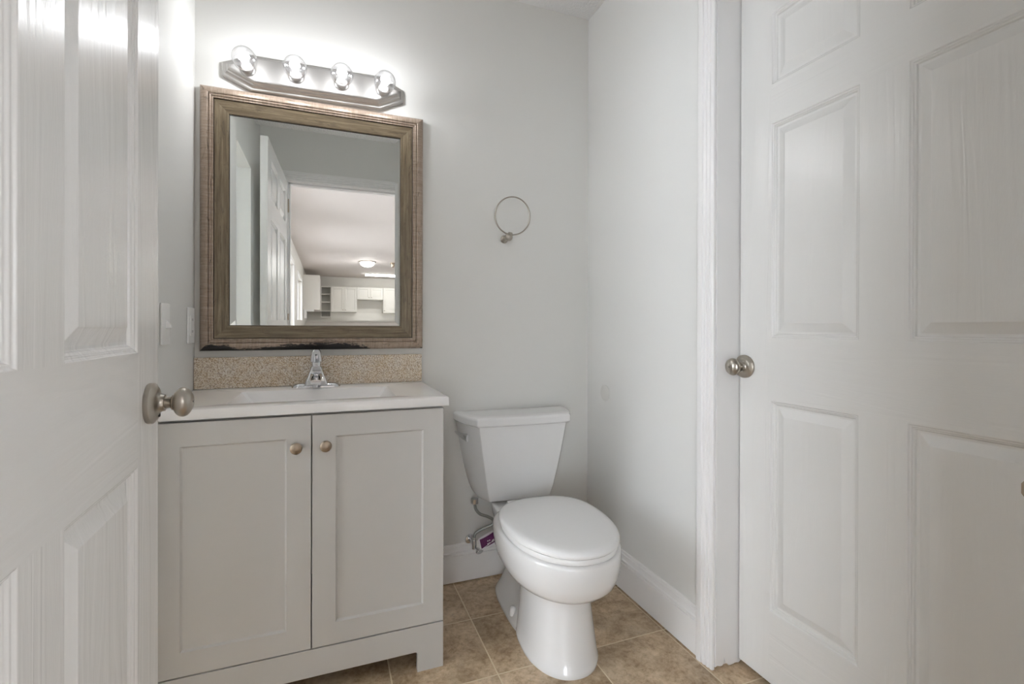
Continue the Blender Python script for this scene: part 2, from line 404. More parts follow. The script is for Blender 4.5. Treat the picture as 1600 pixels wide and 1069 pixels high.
# jamb of the right door, the bottom of its left leg worn ragged
bm = BM()
n = 26; xs = [XR+.001+(.115-.001)*i/n for i in range(n+1)]
random.seed(11)
def rag(t):
    b0 = .004+.006*math.sin(t*7)+.004*math.sin(t*19+1)+random.uniform(0, .003)
    if .28 < t < .33: b0 += .02
    if t > .72: b0 += .012*(t-.72)/.28
    return max(.002, b0)
zb = [rag(i/n) for i in range(n+1)]
vf = [[bm.verts.new((x, RO1+dy, z)) for x, z in zip(xs, zb)] for dy in (0, .012)]
vt = [[bm.verts.new((x, RO1+dy, ROZ)) for x in xs] for dy in (0, .012)]
for i in range(n):
    for k in (0, 1): bm.faces.new((vf[k][i], vf[k][i+1], vt[k][i+1], vt[k][i]))
    bm.faces.new((vf[0][i], vf[1][i], vf[1][i+1], vf[0][i+1])); bm.faces.new((vt[0][i], vt[0][i+1], vt[1][i+1], vt[1][i]))
bm.faces.new((vf[0][0], vt[0][0], vt[1][0], vf[1][0])); bm.faces.new((vf[0][n], vf[1][n], vt[1][n], vt[0][n]))
box(bm, XR+.001, XR+.115, RO0-.012, RO0, 0, ROZ); box(bm, XR+.001, XR+.115, RO0-.012, RO1+.012, ROZ, ROZ+.012)
struct('trim_2', bm, TRIM, 'white door jamb with a ragged worn foot beside the right door')
# entrance casing + jamb
bm = BM()
prism(bm, CP, (OX0-.003, YF1, 0), (OX0-.003, YF1, OZ+.065), (-1,0,0), (0,1,0)); prism(bm, CP, (OX1+.006, YF1, 0), (OX1+.006, YF1, OZ+.065), (1,0,0), (0,1,0))
prism(bm, CP, (OX0-.06, YF1, OZ+.003), (OX1+.06, YF1, OZ+.003), (0,0,1), (0,1,0))
prism(bm, CP, (OX0-.003, YF0, 0), (OX0-.003, YF0, OZ+.065), (-1,0,0), (0,-1,0)); prism(bm, CP, (OX1+.006, YF0, 0), (OX1+.006, YF0, OZ+.065), (1,0,0), (0,-1,0))
prism(bm, CP, (OX0-.06, YF0, OZ+.003), (OX1+.06, YF0, OZ+.003), (0,0,1), (0,-1,0))
struct('trim_3', bm, TRIM, 'white casing around the entrance doorway', smooth=True, angle=25)
bm = BM()
box(bm, OX0-.012, OX0, YF0, YF1, 0, OZ); box(bm, OX1, OX1+.012, YF0, YF1, 0, OZ); box(bm, OX0-.012, OX1+.012, YF0, YF1, OZ, OZ+.012)
box(bm, OX0, OX0+.010, YF0+.02, YF1-.04, 0, OZ); box(bm, OX1-.010, OX1, YF0+.02, YF1-.04, 0, OZ); box(bm, OX0, OX1, YF0+.02, YF1-.04, OZ-.010, OZ)
jamb = struct('trim_4', bm, TRIM, 'white entrance door jamb with stop')
# curved lip of the latch strike on the entrance jamb
bm = BM()
zc, hh = .889, .0195
rings = []
for i in range(9):
    a = i/8; dx = -.0015 if a < .5 else -.0015-.005*math.sin((a-.5)*PI); 
    y = YF1-.03+.052*a
    h2 = hh if a < .55 else hh*math.sqrt(max(.05, 1-((a-.55)/.46)**2))
    rings.append([(OX1+dx, y, zc-h2), (OX1+dx, y, zc+h2), (OX1+dx+.0015, y, zc+h2), (OX1+dx+.0015, y, zc-h2)])
loft(bm, rings); ob('strike_plate', bm, NICKELD, jamb)['label'] = 'satin metal strike plate'

# ------------------------------------------------------------------ moulded six panel doors
def six_panel(W, Z0, Z1, colsx, rowsz, th=.035):
    # slab in local coords: x 0..W, y 0 (front, -y side) .. th, both faces moulded; material 1 on level rails
    bm = BM()
    xs = [0] + [v for c in colsx for v in c] + [W]; zs = [Z0] + [v for r in rowsz for v in r] + [Z1]
    RG = [(0, 0), (.002, -.0030), (.0055, -.0035), (.0065, -.0060), (.0095, -.0068), (.0115, -.0112), (.017, -.0116), (.0375, -.0035), (.040, -.0020)]
    for face in (0, 1):
        def P(x, z, d):
            return bm.verts.new((x, (-d if face == 0 else th+d), z))
        for i in range(len(xs)-1):
            for j in range(len(zs)-1):
                x0, x1, z0, z1 = xs[i], xs[i+1], zs[j], zs[j+1]
                if i % 2 == 1 and j % 2 == 1:
                    prev = None
                    for o_, d in RG:
                        r = [P(x0+o_, z0+o_, d), P(x1-o_, z0+o_, d), P(x1-o_, z1-o_, d), P(x0+o_, z1-o_, d)]
                        if prev:
                            for k in range(4): bm.faces.new((prev[k], prev[(k+1)%4], r[(k+1)%4], r[k]))
                        prev = r
                    bm.faces.new(prev)
                else:
                    f = bm.faces.new([P(x0, z0, 0), P(x1, z0, 0), P(x1, z1, 0), P(x0, z1, 0)])
                    if j % 2 == 0 and 0 < i < len(xs)-2: f.material_index = 1
                    if j % 2 == 0 and i % 2 == 1: f.material_index = 1
    # edges
    c = [(0, Z0), (W, Z0), (W, Z1), (0, Z1)]
    for k in range(4):
        (xa, za), (xb, zb2) = c[k], c[(k+1) % 4]
        bm.faces.new([bm.verts.new(p) for p in ((xa, 0, za), (xb, 0, zb2), (xb, th, zb2), (xa, th, za))])
    bmesh.ops.remove_doubles(bm, verts=bm.verts, dist=.00002)
    return bm
def door(name, bm, loc, rz, label):
    bmesh.ops.recalc_face_normals(bm, faces=bm.faces)
    me = bpy.data.meshes.new(name); bm.to_mesh(me); bm.free()
    me.materials.append(DOORV); me.materials.append(DOORH)
    o = bpy.data.objects.new(name, me); col.objects.link(o); o.location = loc; o.rotation_euler.z = rz
    md = o.modifiers.new('bevel', 'BEVEL'); md.width = .0012; md.segments = 2; md.limit_method = 'ANGLE'; md.angle_limit = math.radians(18); md.harden_normals = True
    for p in me.polygons: p.use_smooth = True
    o['kind'] = 'structure'; o['label'] = label; o['category'] = 'door'
    return o
ROSE = [(.0, 0), (.0335, 0), (.0345, .002), (.0345, .0075), (.0325, .0095), (.0300, .0105), (.0275, .013), (.0225, .0145), (.017, .0165), (.0145, .020), (.0140, .0235), (.0125, .0240), (.0, .0240)]
def knob_prof(r=.0255, d=.031, base=.0240, stem=.0095, neck=.010):
    pr = [(0, base-.002), (stem, base-.002), (stem, base+neck*.8), (stem*1.35, base+neck)]
    for i in range(1, 15):
        a = PI*(i/15.0)*.86+.28
        pr.append((max(r*math.sin(a), .001), base+neck+d*.5*(1-math.cos(a))*1.0))
    pr = [q for q in pr if True]
    pr.append((.0, pr[-1][1]))
    return pr
def add_knob(doorob, x, z, side, th=.035, label=None):
    y = -.0 if side < 0 else th
    mt = Matrix.Translation((x, y, z)) @ (Matrix.Rotation(PI/2, 4, 'X') if side < 0 else Matrix.Rotation(-PI/2, 4, 'X'))
    bm = BM(); lathe(bm, ROSE, mt); r = ob('door_knob', bm, NICKEL, doorob, smooth=True, angle=40)
    if label: r['label'] = label
    bm = BM(); lathe(bm, knob_prof(), mt); ob('knob_grip', bm, NICKEL, r, smooth=True, angle=60)
    s = -1 if side < 0 else 1
    bm = BM(); lathe(bm, [(0, 0), (.0032, 0), (.0032, .002), (0, .002)], Matrix.Translation((x+.0, y+s*.0108, z)) @ Matrix.Identity(4) @ (Matrix.Rotation(PI/2, 4, 'X') if side < 0 else Matrix.Rotation(-PI/2, 4, 'X')) @ Matrix.Translation((.021*.92, .021*-.1, -.0015+.0025)), 16)
    ob('screw_hole', bm, BLACK, r, smooth=True)
    top = knob_prof()[-1][1]
    bm = BM(); lathe(bm, [(0, -.002), (.0018, -.002), (.0018, .0004), (0, .0004)], mt @ Matrix.Translation((0, 0, top)), 12)
    ob('release_hole', bm, BLACK, r, smooth=True)

# right door, closed: local x runs from latch (y=1.125) towards the camera (-y)
DW = .803
R_rows = [(.224, .823), (1.003, 1.612), (1.725, 1.928)]
bm = six_panel(DW, .018, 2.048, [(.109, .351), (.456, .696)], R_rows)
d2 = door('door_2', bm, (1.18, 1.123, 0), -PI/2, 'closed white six panel door in the right wall')
add_knob(d2, .020+.0, .915, -1, label='satin nickel round door knob')
# left entrance door, standing open; hinge at left jamb
ang = math.radians(2.2)
LW = .823
L_rows = [(.2, .8065), (.9895, 1.60), (1.713, 1.918)]
# local x runs from the latch edge towards the hinge, local y=0 face towards +x (camera side)
bm = six_panel(LW, .004, 2.002, [(.114, .364), (.459, .709)], L_rows)
E1 = Vector((-.285, 1.036, 0))
d1 = door('door_1', bm, E1, -PI/2+ang, 'white six panel entrance door standing open at the left')
# local y+ must point to -x: mirror by building with y negative
for v in d1.data.vertices: v.co.y = -v.co.y
d1.data.flip_normals()
def flipknob(dd, x, z, s_world):
    # visible face is at local y=0 after mirroring, outward is +y
    mt = Matrix.Translation((x, 0 if s_world > 0 else -.035, z)) @ Matrix.Rotation(-PI/2 if s_world > 0 else PI/2, 4, 'X')
    bm = BM(); lathe(bm, ROSE, mt); r = ob('door_knob', bm, NICKEL, dd, smooth=True, angle=40)
    if s_world > 0: r['label'] = 'satin nickel egg-shaped door knob'
    bm = BM(); lathe(bm, knob_prof(.0255, .031), mt); ob('knob_grip', bm, NICKEL, r, smooth=True, angle=60)
    bm = BM(); lathe(bm, [(0, 0), (.0032, 0), (.0032, .002), (0, .002)], mt @ Matrix.Translation((.0, .0205, .0145)), 16)
    ob('screw_hole', bm, BLACK, r, smooth=True)
    top = knob_prof(.0255, .031)[-1][1]
    bm = BM(); lathe(bm, [(0, -.002), (.0018, -.002), (.0018, .0004), (0, .0004)], mt @ Matrix.Translation((0, 0, top)), 12)
    ob('release_hole', bm, BLACK, r, smooth=True)
flipknob(d1, .058, .900, 1); flipknob(d1, .058, .900, -1)
# hinges
for zz in (.25, 1.03, 1.80):
    bm = BM(); lathe(bm, [(0, 0), (.006, 0), (.006, .09), (0, .09)], Matrix.Translation((LW+.004, .004, zz)), 14); ob('hinge', bm, NICKELD, d1, smooth=True)
# flat door inside left doorway
bm = BM(); box(bm, -1.22, XL-LT-.012, LO0-.030, LO0+.005, .01, LOZ-.012)
struct('door_3', bm, TRIM, 'white flush door standing open beyond the left doorway, seen in the mirror', bevel=.002)

# ------------------------------------------------------------------ vanity
VX0, VX1, VY0, VYB = -.411, .330, 1.436, 1.884
van = thing('vanity_cabinet', 'light grey two door bathroom vanity cabinet under the white sink top', 'cabinet', ((VX0+VX1)/2, 1.66, 0))
bm = BM(); t = .016; yf = VY0+.020
box(bm, VX0, VX0+t, yf, VYB, .0, .793); box(bm, VX1-t, VX1, yf, VYB, .0, .793); box(bm, VX0+t, VX1-t, yf, VYB, .122, .138)
box(bm, VX0+t, VX1-t, VYB-.006, VYB, .138, .793); box(bm, VX0+t, VX1-t, yf, yf+.018, .75, .793)
ob('carcass', bm, CAB, van, bevel=.001)
bm = BM()
zf = .0605; fw = .078
prof = [(VX0, 0), (VX0+fw, 0), (VX0+fw, zf-.005), (VX0+fw+.005, zf), (VX1-fw-.005, zf), (VX1-fw, zf-.005), (VX1-fw, 0), (VX1, 0), (VX1, .1365), (VX0, .1365)]
prism(bm, prof, (0, VY0, 0), (0, yf-.0005, 0), (1,0,0), (0,0,1)); ob('base_panel', bm, CAB, van, bevel=.0012, angle=50)
def shaker(parent, x0, x1, z0, z1, ytop, th, rail, mat, depth=.006, name='door', face=-1, side_rail=None):
    # framed door facing -y (face=-1) or +y (face=+1), front plane at ytop
    bm = BM(); s = -face; rs = side_rail or rail
    def P(x, z, d): return bm.verts.new((x, ytop+s*d, z))
    rect = lambda o_, oz, d: [P(x0+o_, z0+oz, d), P(x1-o_, z0+oz, d), P(x1-o_, z1-oz, d), P(x0+o_, z1-oz, d)]
    rings = [rect(0, 0, th), rect(0, 0, .001), rect(.001, .001, 0), rect(rs, rail, 0), rect(rs+.0035, rail+.0035, depth*.8), rect(rs+.005, rail+.005, depth)]
    for a, b2 in zip(rings, rings[1:]):
        for k in range(4): bm.faces.new((a[k], a[(k+1)%4], b2[(k+1)%4], b2[k]))
    bm.faces.new(rings[0][::-1]); bm.faces.new(rings[-1])
    return ob(name, bm, mat, parent)
KN = [(0, 0), (.0085, 0), (.0085, .0018), (.0055, .003), (.0048, .012), (.0075, .015), (.0135, .0175), (.0158, .0205), (.0155, .0225), (.0135, .0245), (.010, .0262), (.0085, .0264), (.0070, .0272), (.004, .028), (0, .0282)]
mid = -.0405
for a, c, kx in ((VX0+.001, mid-.0015, -.079), (mid+.0015, VX1-.0005, -.004)):
    d = shaker(van, a, c, .140, .786, VY0, .018, .061, CAB, .006)
    bm = BM(); lathe(bm, KN, axis_mat((kx, VY0, .702), (0, -1, 0)), 32)
    k = ob('knob', bm, NICKELD, d, smooth=True, angle=40); k['label'] = 'brushed bronze-nickel round knob'

# white sink top with moulded rectangular basin
TX0, TX1, TY0, TY1, TZ = -.417, .345, 1.427, 1.872, .820
top = thing('sink_top', 'white glossy sink top with a rectangular moulded basin on the vanity', 'sink', ((TX0+TX1)/2, 1.65, .793))
bm = BM()
def RR(x0, x1, y0, y1, z, r, n=6):
    out = []
    for cx, cy, a0 in ((x1-r, y1-r, 0), (x0+r, y1-r, 90), (x0+r, y0+r, 180), (x1-r, y0+r, 270)):
        for i in range(n+1):
            a = math.radians(a0+90*i/n); out.append((cx+r*math.cos(a), cy+r*math.sin(a), z))
    return out
outer = [(TX0, TX1, TY0, TY1, .794, .002), (TX0, TX1, TY0, TY1, .815, .003), (TX0+.002, TX1-.002, TY0+.002, TY1-.002, .8192, .003), (TX0+.005, TX1-.005, TY0+.005, TY1-.002, TZ, .004)]
BX0, BX1, BY0, BY1 = -.257, .196, 1.500, 1.765
inner = [(BX0-.006, BX1+.006, BY0-.006, BY1+.006, TZ, .016), (BX0-.001, BX1+.001, BY0-.001, BY1+.001, .8185, .014), (BX0+.003, BX1-.003, BY0+.003, BY1-.003, .813, .012), (BX0+.05, BX1-.05, BY0+.012, BY1-.010, .745, .012), (BX0+.065, BX1-.065, BY0+.03, BY1-.025, .727, .02), (BX0+.12, BX1-.12, BY0+.07, BY1-.07, .720, .03)]
loft(bm, [RR(*r) for r in outer+inner], cap0=False, cap1=True)
# underside
vs = [bm.verts.new(p) for p in RR(TX0, TX1, TY0, TY1, .794, .002)]
bmesh.ops.remove_doubles(bm, verts=bm.verts, dist=.00001)
ob('countertop', bm, TOPM, top, smooth=True, angle=30)
bm = BM(); lathe(bm, [(0, 0), (.022, 0), (.022, .002), (.018, .003), (.010, .0015), (0, .0015)], Matrix.Translation((-.03, 1.632, .720))); ob('drain', bm, CHROME, top, smooth=True)

bm = BM(); box(bm, -.4165, .3425, 1.872, 1.8915, .8205, .926)
tag(ob('backsplash', bm, GRAN, bevel=.001), 'speckled tan granite backsplash strip behind the faucet', 'backsplash')

# faucet
fc = thing('faucet', 'chrome single lever faucet on the white sink top', 'faucet', (-.037, 1.828, TZ))
fx = -.037
bm = BM()
def plate(z, w, d0, d1, r): return [(fx+x, y, z) for x, y, _ in RR(-w, w, d0, d1, 0, r, 5)]
loft(bm, [plate(.820, .080, 1.804, 1.853, .022), plate(.826, .079, 1.805, 1.852, .022), plate(.832, .073, 1.810, 1.848, .018), plate(.834, .066, 1.816, 1.843, .013)])
ob('deck_plate', bm, CHROME, fc, smooth=True, angle=40)
bm = BM()
loft(bm, [[(fx+x, y, z) for x, y, _ in RR(-w, w, y0, y1, 0, r, 5)] for z, w, y0, y1, r in
     ((.828, .038, 1.800, 1.851, .008), (.842, .035, 1.799, 1.851, .008), (.862, .027, 1.800, 1.851, .008), (.880, .021, 1.805, 1.850, .008), (.888, .0195, 1.810, 1.849, .009), (.892, .017, 1.812, 1.847, .009))])
ob('body', bm, CHROME, fc, smooth=True, angle=35)
bm = BM()   # spout reaching forward and slightly down
sp = []
for t_, w, h in ((0, .020, .016), (.25, .020, .015), (.55, .0185, .013), (.85, .017, .011), (1, .0165, .009)):
    y = 1.806-.085*t_; z = .858-.012*t_*t_
    sp.append([(fx+w*math.copysign(abs(math.cos(a))**.6, math.cos(a)), y, z+h*math.copysign(abs(math.sin(a))**.7, math.sin(a))) for a in [2*PI*i/24 for i in range(24)]])
loft(bm, sp); ob('spout', bm, CHROME, fc, smooth=True, angle=50)
bm = BM(); lathe(bm, [(0, 0), (.009, 0), (.009, .008), (0, .008)], Matrix.Translation((fx, 1.733, .829))); ob('aerator', bm, CHROME, fc, smooth=True)
bm = BM()
loft(bm, [[(fx+x, y, z) for x, y, _ in RR(-w, w, y0, y1, 0, r, 5)] for z, w, y0, y1, r in
     ((.890, .0145, 1.815, 1.845, .010), (.906, .0155, 1.812, 1.845, .010), (.910, .0195, 1.800, 1.848, .009), (.924, .0185, 1.792, 1.850, .009), (.938, .0165, 1.785, 1.850, .009), (.946, .0145, 1.782, 1.848, .008), (.952, .010, 1.786, 1.842, .007), (.954, .004, 1.800, 1.830, .003))])
ob('lever', bm, CHROME, fc, smooth=True, angle=40)
bm = BM(); lathe(bm, [(0, 0), (.0026, 0), (.0026, .002), (0, .002)], axis_mat((fx, 1.7875, .9335), (0, -1, .1)), 14); ob('temperature_dot', bm, BLACK, fc, smooth=True)
bm = BM()
mt = axis_mat((fx, 1.7995, .838), (0, -1, .05)) @ Matrix.Scale(2.3, 4, (1, 0, 0))
lathe(bm, [(0, -.002), (.0031, -.002), (.0031, .0011), (.0025, .0016), (0, .0016)], mt, 24); ob('badge', bm, BADGE, fc, smooth=True)

# ------------------------------------------------------------------ mirror
MX0, MX1, MZ0, MZ1 = -.400, .346, .949, 1.841
mir = thing('wall_mirror', 'rectangular mirror in a weathered wood frame hanging above the sink', 'mirror', ((MX0+MX1)/2, YB, MZ0))
def frame_ring(name, prof, mat, botmat=None, rightmat=None, bottom_only_label=None):
    # prof: (u inward, h from wall); four mitred rails with uv
    bm = BM(); uv = bm.loops.layers.uv.new('UVMap')
    corners = [((MX0, MZ0), (1, 0), (0, 1)), ((MX1, MZ0), (0, 1), (-1, 0)), ((MX1, MZ1), (-1, 0), (0, -1)), ((MX0, MZ1), (0, -1), (1, 0))]
    L = [MX1-MX0, MZ1-MZ0, MX1-MX0, MZ1-MZ0]
    for k, ((cx, cz), dr, inn) in enumerate(corners):
        rows = []
        for u_, h in prof:
            a = (cx+dr[0]*u_+inn[0]*u_, YB-h, cz+dr[1]*u_+inn[1]*u_)
            b2 = (cx+dr[0]*(L[k]-u_)+inn[0]*u_, YB-h, cz+dr[1]*(L[k]-u_)+inn[1]*u_)
            rows.append((bm.verts.new(a), bm.verts.new(b2), u_, u_, L[k]-u_))
        for r1, r2 in zip(rows, rows[1:]):
            f = bm.faces.new((r1[0], r1[1], r2[1], r2[0]))
            for lp, (uu, vv) in zip(f.loops, ((r1[3], r1[2]), (r1[4], r1[2]), (r2[4], r2[2]), (r2[3], r2[2]))):
                off = 3.1*k if k else 0
                lp[uv].uv = (uu+off, vv)
            f.material_index = 1 if k == 0 and botmat else 0
    return ob(name, bm, [mat]+([botmat] if botmat else []), mir, smooth=True, angle=28)
fr = frame_ring('outer_molding', [(0, .0005), (0, .016), (.002, .020), (.008, .025), (.016, .0285), (.022, .029), (.025, .0275), (.0255, .0245)], WOODO, WOODB)
fr['label'] = 'champagne outer moulding, worn black along the bottom'
frame_ring('middle_molding', [(.0255, .0245), (.0275, .0268), (.031, .0285), (.0335, .0272), (.0345, .0245), (.0375, .0258), (.040, .0250), (.0405, .021)], WOODO)
frame_ring('frame_groove', [(.0405, .021), (.0410, .0185), (.0422, .0188)], LINE)
frame_ring('inner_molding', [(.0422, .0188), (.0430, .0220), (.078, .0165), (.0835, .0150), (.0850, .0125)], WOODI)['label'] = 'grey-brown weathered wood inner moulding'
frame_ring('glass_rebate', [(.0850, .0125), (.0866, .0122), (.0868, .0080)], LINE)
bm = BM()
gx0, gx1, gz0, gz1 = MX0+.086, MX1-.086, MZ0+.086, MZ1-.086
def gr(o_, h): return [(gx0+o_, YB-h, gz0+o_), (gx1-o_, YB-h, gz0+o_), (gx1-o_, YB-h, gz1-o_), (gx0+o_, YB-h, gz1-o_)]
loft(bm, [gr(0, .001), gr(0, .0094), gr(.020, .0104)], cap0=True, cap1=True)
ob('mirror_glass', bm, MIRROR, mir)['label'] = 'bevelled mirror glass'

# ------------------------------------------------------------------ vanity light bar
LC = (-.033, YB, 1.912)
vl = thing('vanity_light_bar', 'brushed nickel wall light bar with four clear globe bulbs above the mirror', 'lamp', LC, local=True)
vl.rotation_euler.y = -math.radians(1.0)
def octo(hw, hh_, cut, y): return [(-hw+cut, y, -hh_), (hw-cut, y, -hh_), (hw, y, -hh_+cut*.46), (hw, y, hh_-cut*.46), (hw-cut, y, hh_), (-hw+cut, y, hh_), (-hw, y, hh_-cut*.46), (-hw, y, -hh_+cut*.46)]
bm = BM()
loft(bm, [octo(.303, .061, .085, 0), octo(.303, .061, .085, -.016), octo(.300, .058, .084, -.019), octo(.294, .054, .082, -.020),
          octo(.290, .0505, .080, -.024), octo(.288, .049, .079, -.031), octo(.283, .045, .077, -.034), octo(.281, .0435, .076, -.040), octo(.277, .040, .074, -.045), octo(.272, .0365, .071, -.0465)])
ob('backplate', bm, FIXT, vl, bevel=.0012, angle=12)
BX = (-.222, -.071, .078, .224)
for bx in BX:
    mt = Matrix.Translation((bx, -.0455, -.004)) @ Matrix.Rotation(PI/2, 4, 'X')
    bm = BM(); lathe(bm, [(0, 0), (.0225, 0), (.0225, .003), (.0195, .006), (.0195, .026), (.0175, .028), (.0165, .020), (0, .020)], mt, 32); sk = ob('socket', bm, FIXT, vl, smooth=True, angle=30)
    # globe: neck to sphere
    pr = [(.0125, .016), (.0130, .026), (.0150, .034)]
    r = .0375; c0 = .072
    for i in range(3, 22):
        a = PI*i/21.0; pr.append((max(r*math.sin(a), .0002), c0-r*math.cos(a)))
    pr = [p for i, p in enumerate(pr) if i < 3 or p[1] > .037]
    bm = BM()
    rings = [[mt @ Vector((q*math.cos(2*PI*i/40), q*math.sin(2*PI*i/40), h)) for i in range(40)] for q, h in pr]
    loft(bm, rings, cap0=False, cap1=True)
    bb = ob('bulb', bm, BULBG, vl, smooth=True, angle=80); bb['label'] = 'lit clear globe bulb'
    bm = BM(); lathe(bm, [(0, .018), (.008, .018), (.0075, .040), (.004, .048), (0, .048)], mt, 20); ob('bulb_stem', bm, PLATE, bb, smooth=True)
    bm = BM()
    pf = [(0, .050)] + [(.0125*math.sin(PI*i/12), .068-.018*math.cos(PI*i/12)) for i in range(1, 12)] + [(0, .086)]
    lathe(bm, pf, mt, 20); ob('filament', bm, FILAM, bb, smooth=True)

# ------------------------------------------------------------------ towel ring
tr = thing('towel_ring', 'brushed nickel towel ring on the back wall above the toilet', 'towel ring', (.690, YB, 1.40))
bm = BM(); lathe(bm, [(0, 0), (.0165, 0), (.0165, .003), (.012, .006), (.009, .010), (.009, .040), (.0135, .046), (.0155, .052), (.0155, .058), (.0125, .064), (.006, .068), (0, .0685)], axis_mat((.690, YB, 1.400), (0, -1, 0)), 32)
ob('post', bm, NICKEL, tr, smooth=True, angle=40)
bm = BM()
cr = Vector((.712, YB-.043, 1.4905)); rr = .0765
for i in range(72):
    pass
rings = []
for i in range(72):
    a = 2*PI*i/72; d = Vector((math.cos(a), .0, math.sin(a)))
    d = Matrix.Rotation(math.radians(8), 3, 'X') @ d
    nn = Matrix.Rotation(math.radians(8), 3, 'X') @ Vector((0, 1, 0))
    rings.append([cr + d*rr + (d*math.cos(2*PI*k/10)+nn*math.sin(2*PI*k/10))*.0029 for k in range(10)])
rings.append(rings[0]); loft(bm, rings, cap0=False, cap1=False); bmesh.ops.remove_doubles(bm, verts=bm.verts, dist=.00001)
ob('ring', bm, NICKEL, tr, smooth=True, angle=60)
bm = BM(); lathe(bm, [(0, 0), (.0055, 0), (.0065, .003), (.0065, .013), (.0055, .016), (0, .016)], axis_mat((.692, YB-.046, 1.4165), (1, 0, -.1))); ob('ring_clip', bm, NICKEL, tr, smooth=True)

# ------------------------------------------------------------------ switch plates on the left wall
def plate_thing(name, y0, y1, z0, z1, label, cat, kind):
    t_ = thing(name, label, cat, (XL, (y0+y1)/2, (z0+z1)/2))
    bm = BM(); box(bm, XL+.0005, XL+.006, y0, y1, z0, z1); p = ob('cover_plate', bm, PLATE, t_, bevel=.003, seg=3)
    yc, zc_ = (y0+y1)/2, (z0+z1)/2
    if kind == 'toggle':
        bm = BM(); loft(bm, [[(XL+.005, yc-.005, zc_-.012), (XL+.005, yc+.005, zc_-.012), (XL+.005, yc+.005, zc_+.012), (XL+.005, yc-.005, zc_+.012)], [(XL+.019, yc-.004, zc_-.010), (XL+.019, yc+.004, zc_-.010), (XL+.017, yc+.004, zc_-.001), (XL+.017, yc-.004, zc_-.001)]])
        ob('toggle', bm, PLATE, t_, bevel=.001)
    else:
        bm = BM(); box(bm, XL+.005, XL+.0085, yc-.0165, yc+.0165, zc_-.033, zc_+.033); ob('receptacle', bm, PLATE, t_, bevel=.001)
        for sg in (-1, 1):
            for dy in (-.006, .006):
                bm = BM(); box(bm, XL+.0083, XL+.0088, yc+dy-.0008, yc+dy+.0008, zc_+sg*.019-.004, zc_+sg*.019+.004)
                ob('slot', bm, BLACK, t_)
plate_thing('light_switch', 1.531, 1.601, .980, 1.094, 'white toggle light switch on the left wall beside the open door', 'switch', 'toggle')
plate_thing('wall_outlet', 1.790, 1.866, .976, 1.092, 'white outlet plate on the left wall next to the mirror frame', 'outlet', 'rocker')

bm = BM(); lathe(bm, [(0, .0003), (.034, .0003), (.034, .0012), (.032, .0020), (0, .0022)], axis_mat((XR, 1.745, .757), (-1, 0, 0)), 32)
tag(ob('blank_cover', bm, WALL, smooth=True), 'faint round painted over disc on the wall right of the toilet tank', 'cover')

# ------------------------------------------------------------------ toilet
T0 = (.716, 1.885, 0)
to = thing('toilet', 'white two piece toilet with closed lid standing right of the vanity', 'toilet', T0, local=True, rz=-math.radians(3.0))
# local: y = -s (s = distance out from the wall)
def sup(cx, s0, s1, w, z, n=48, e=2.0, back=None):
    # egg outline: widest towards the rear third
    out = []
    sm = s0+(s1-s0)*.45
    for i in range(n):
        a = 2*PI*i/n; c, s_ = math.cos(a), math.sin(a)
        ee = 2.0/e
        x = w*math.copysign(abs(c)**ee, c)
        if s_ >= 0: s = sm+(s1-sm)*abs(s_)**ee
        else:
            eb = 2.0/(back or e); s = sm-(sm-s0)*abs(s_)**eb
            x = w*math.copysign(abs(c)**eb, c)
        out.append((cx+x, -s, z))
    return out
def bowlring(s0, s1, w, z, e=2.15, back=3.2, cx=.008): return sup(cx, s0, s1, w, z, 56, e, back)
# bowl: front column + bulge
bm = BM()
loft(bm, [bowlring(.33, .646, .116, .0), bowlring(.33, .648, .118, .012), bowlring(.33, .645, .116, .016), bowlring(.33, .634, .110, .06, 2.3), bowlring(.335, .622, .104, .12, 2.3), bowlring(.33, .612, .099, .18, 2.3),
          bowlring(.30, .612, .102, .208, 2.3), bowlring(.28, .626, .116, .226), bowlring(.26, .668, .146, .240), bowlring(.25, .695, .160, .250), bowlring(.24, .715, .172, .270), bowlring(.235, .727, .180, .300),
          bowlring(.23, .732, .184, .335), bowlring(.23, .732, .184, .360), bowlring(.232, .729, .181, .369), bowlring(.24, .720, .172, .373)])
# rear mound with recessed flank rising to the tank shelf
def rear(z, w, s0, s1): return sup(0, s0, s1, w, z, 40, 3.2)
loft(bm, [rear(0, .106, .06, .46), rear(.012, .107, .058, .46), rear(.017, .104, .060, .46), rear(.05, .082, .07, .46), rear(.10, .062, .08, .46), rear(.17, .058, .09, .45), rear(.22, .070, .09, .43), rear(.27, .10, .07, .40), rear(.31, .115, .055, .38), rear(.345, .118, .05, .36), rear(.350, .114, .053, .35)])
ob('bowl', bm, CERAM, to, smooth=True, angle=60)
bm = BM(); lathe(bm, [(0, 0), (.0125, 0), (.012, .012), (.0095, .027), (.006, .030), (0, .031)], Matrix.Translation((-.092, -.322, .024)), 28)
ob('bolt_cap', bm, CERAM, to, smooth=True, angle=50)
bm = BM(); lathe(bm, [(0, 0), (.0125, 0), (.012, .012), (.0095, .027), (.006, .030), (0, .031)], Matrix.Translation((.092, -.322, .024)), 28)
ob('bolt_cap', bm, CERAM, to, smooth=True, angle=50)
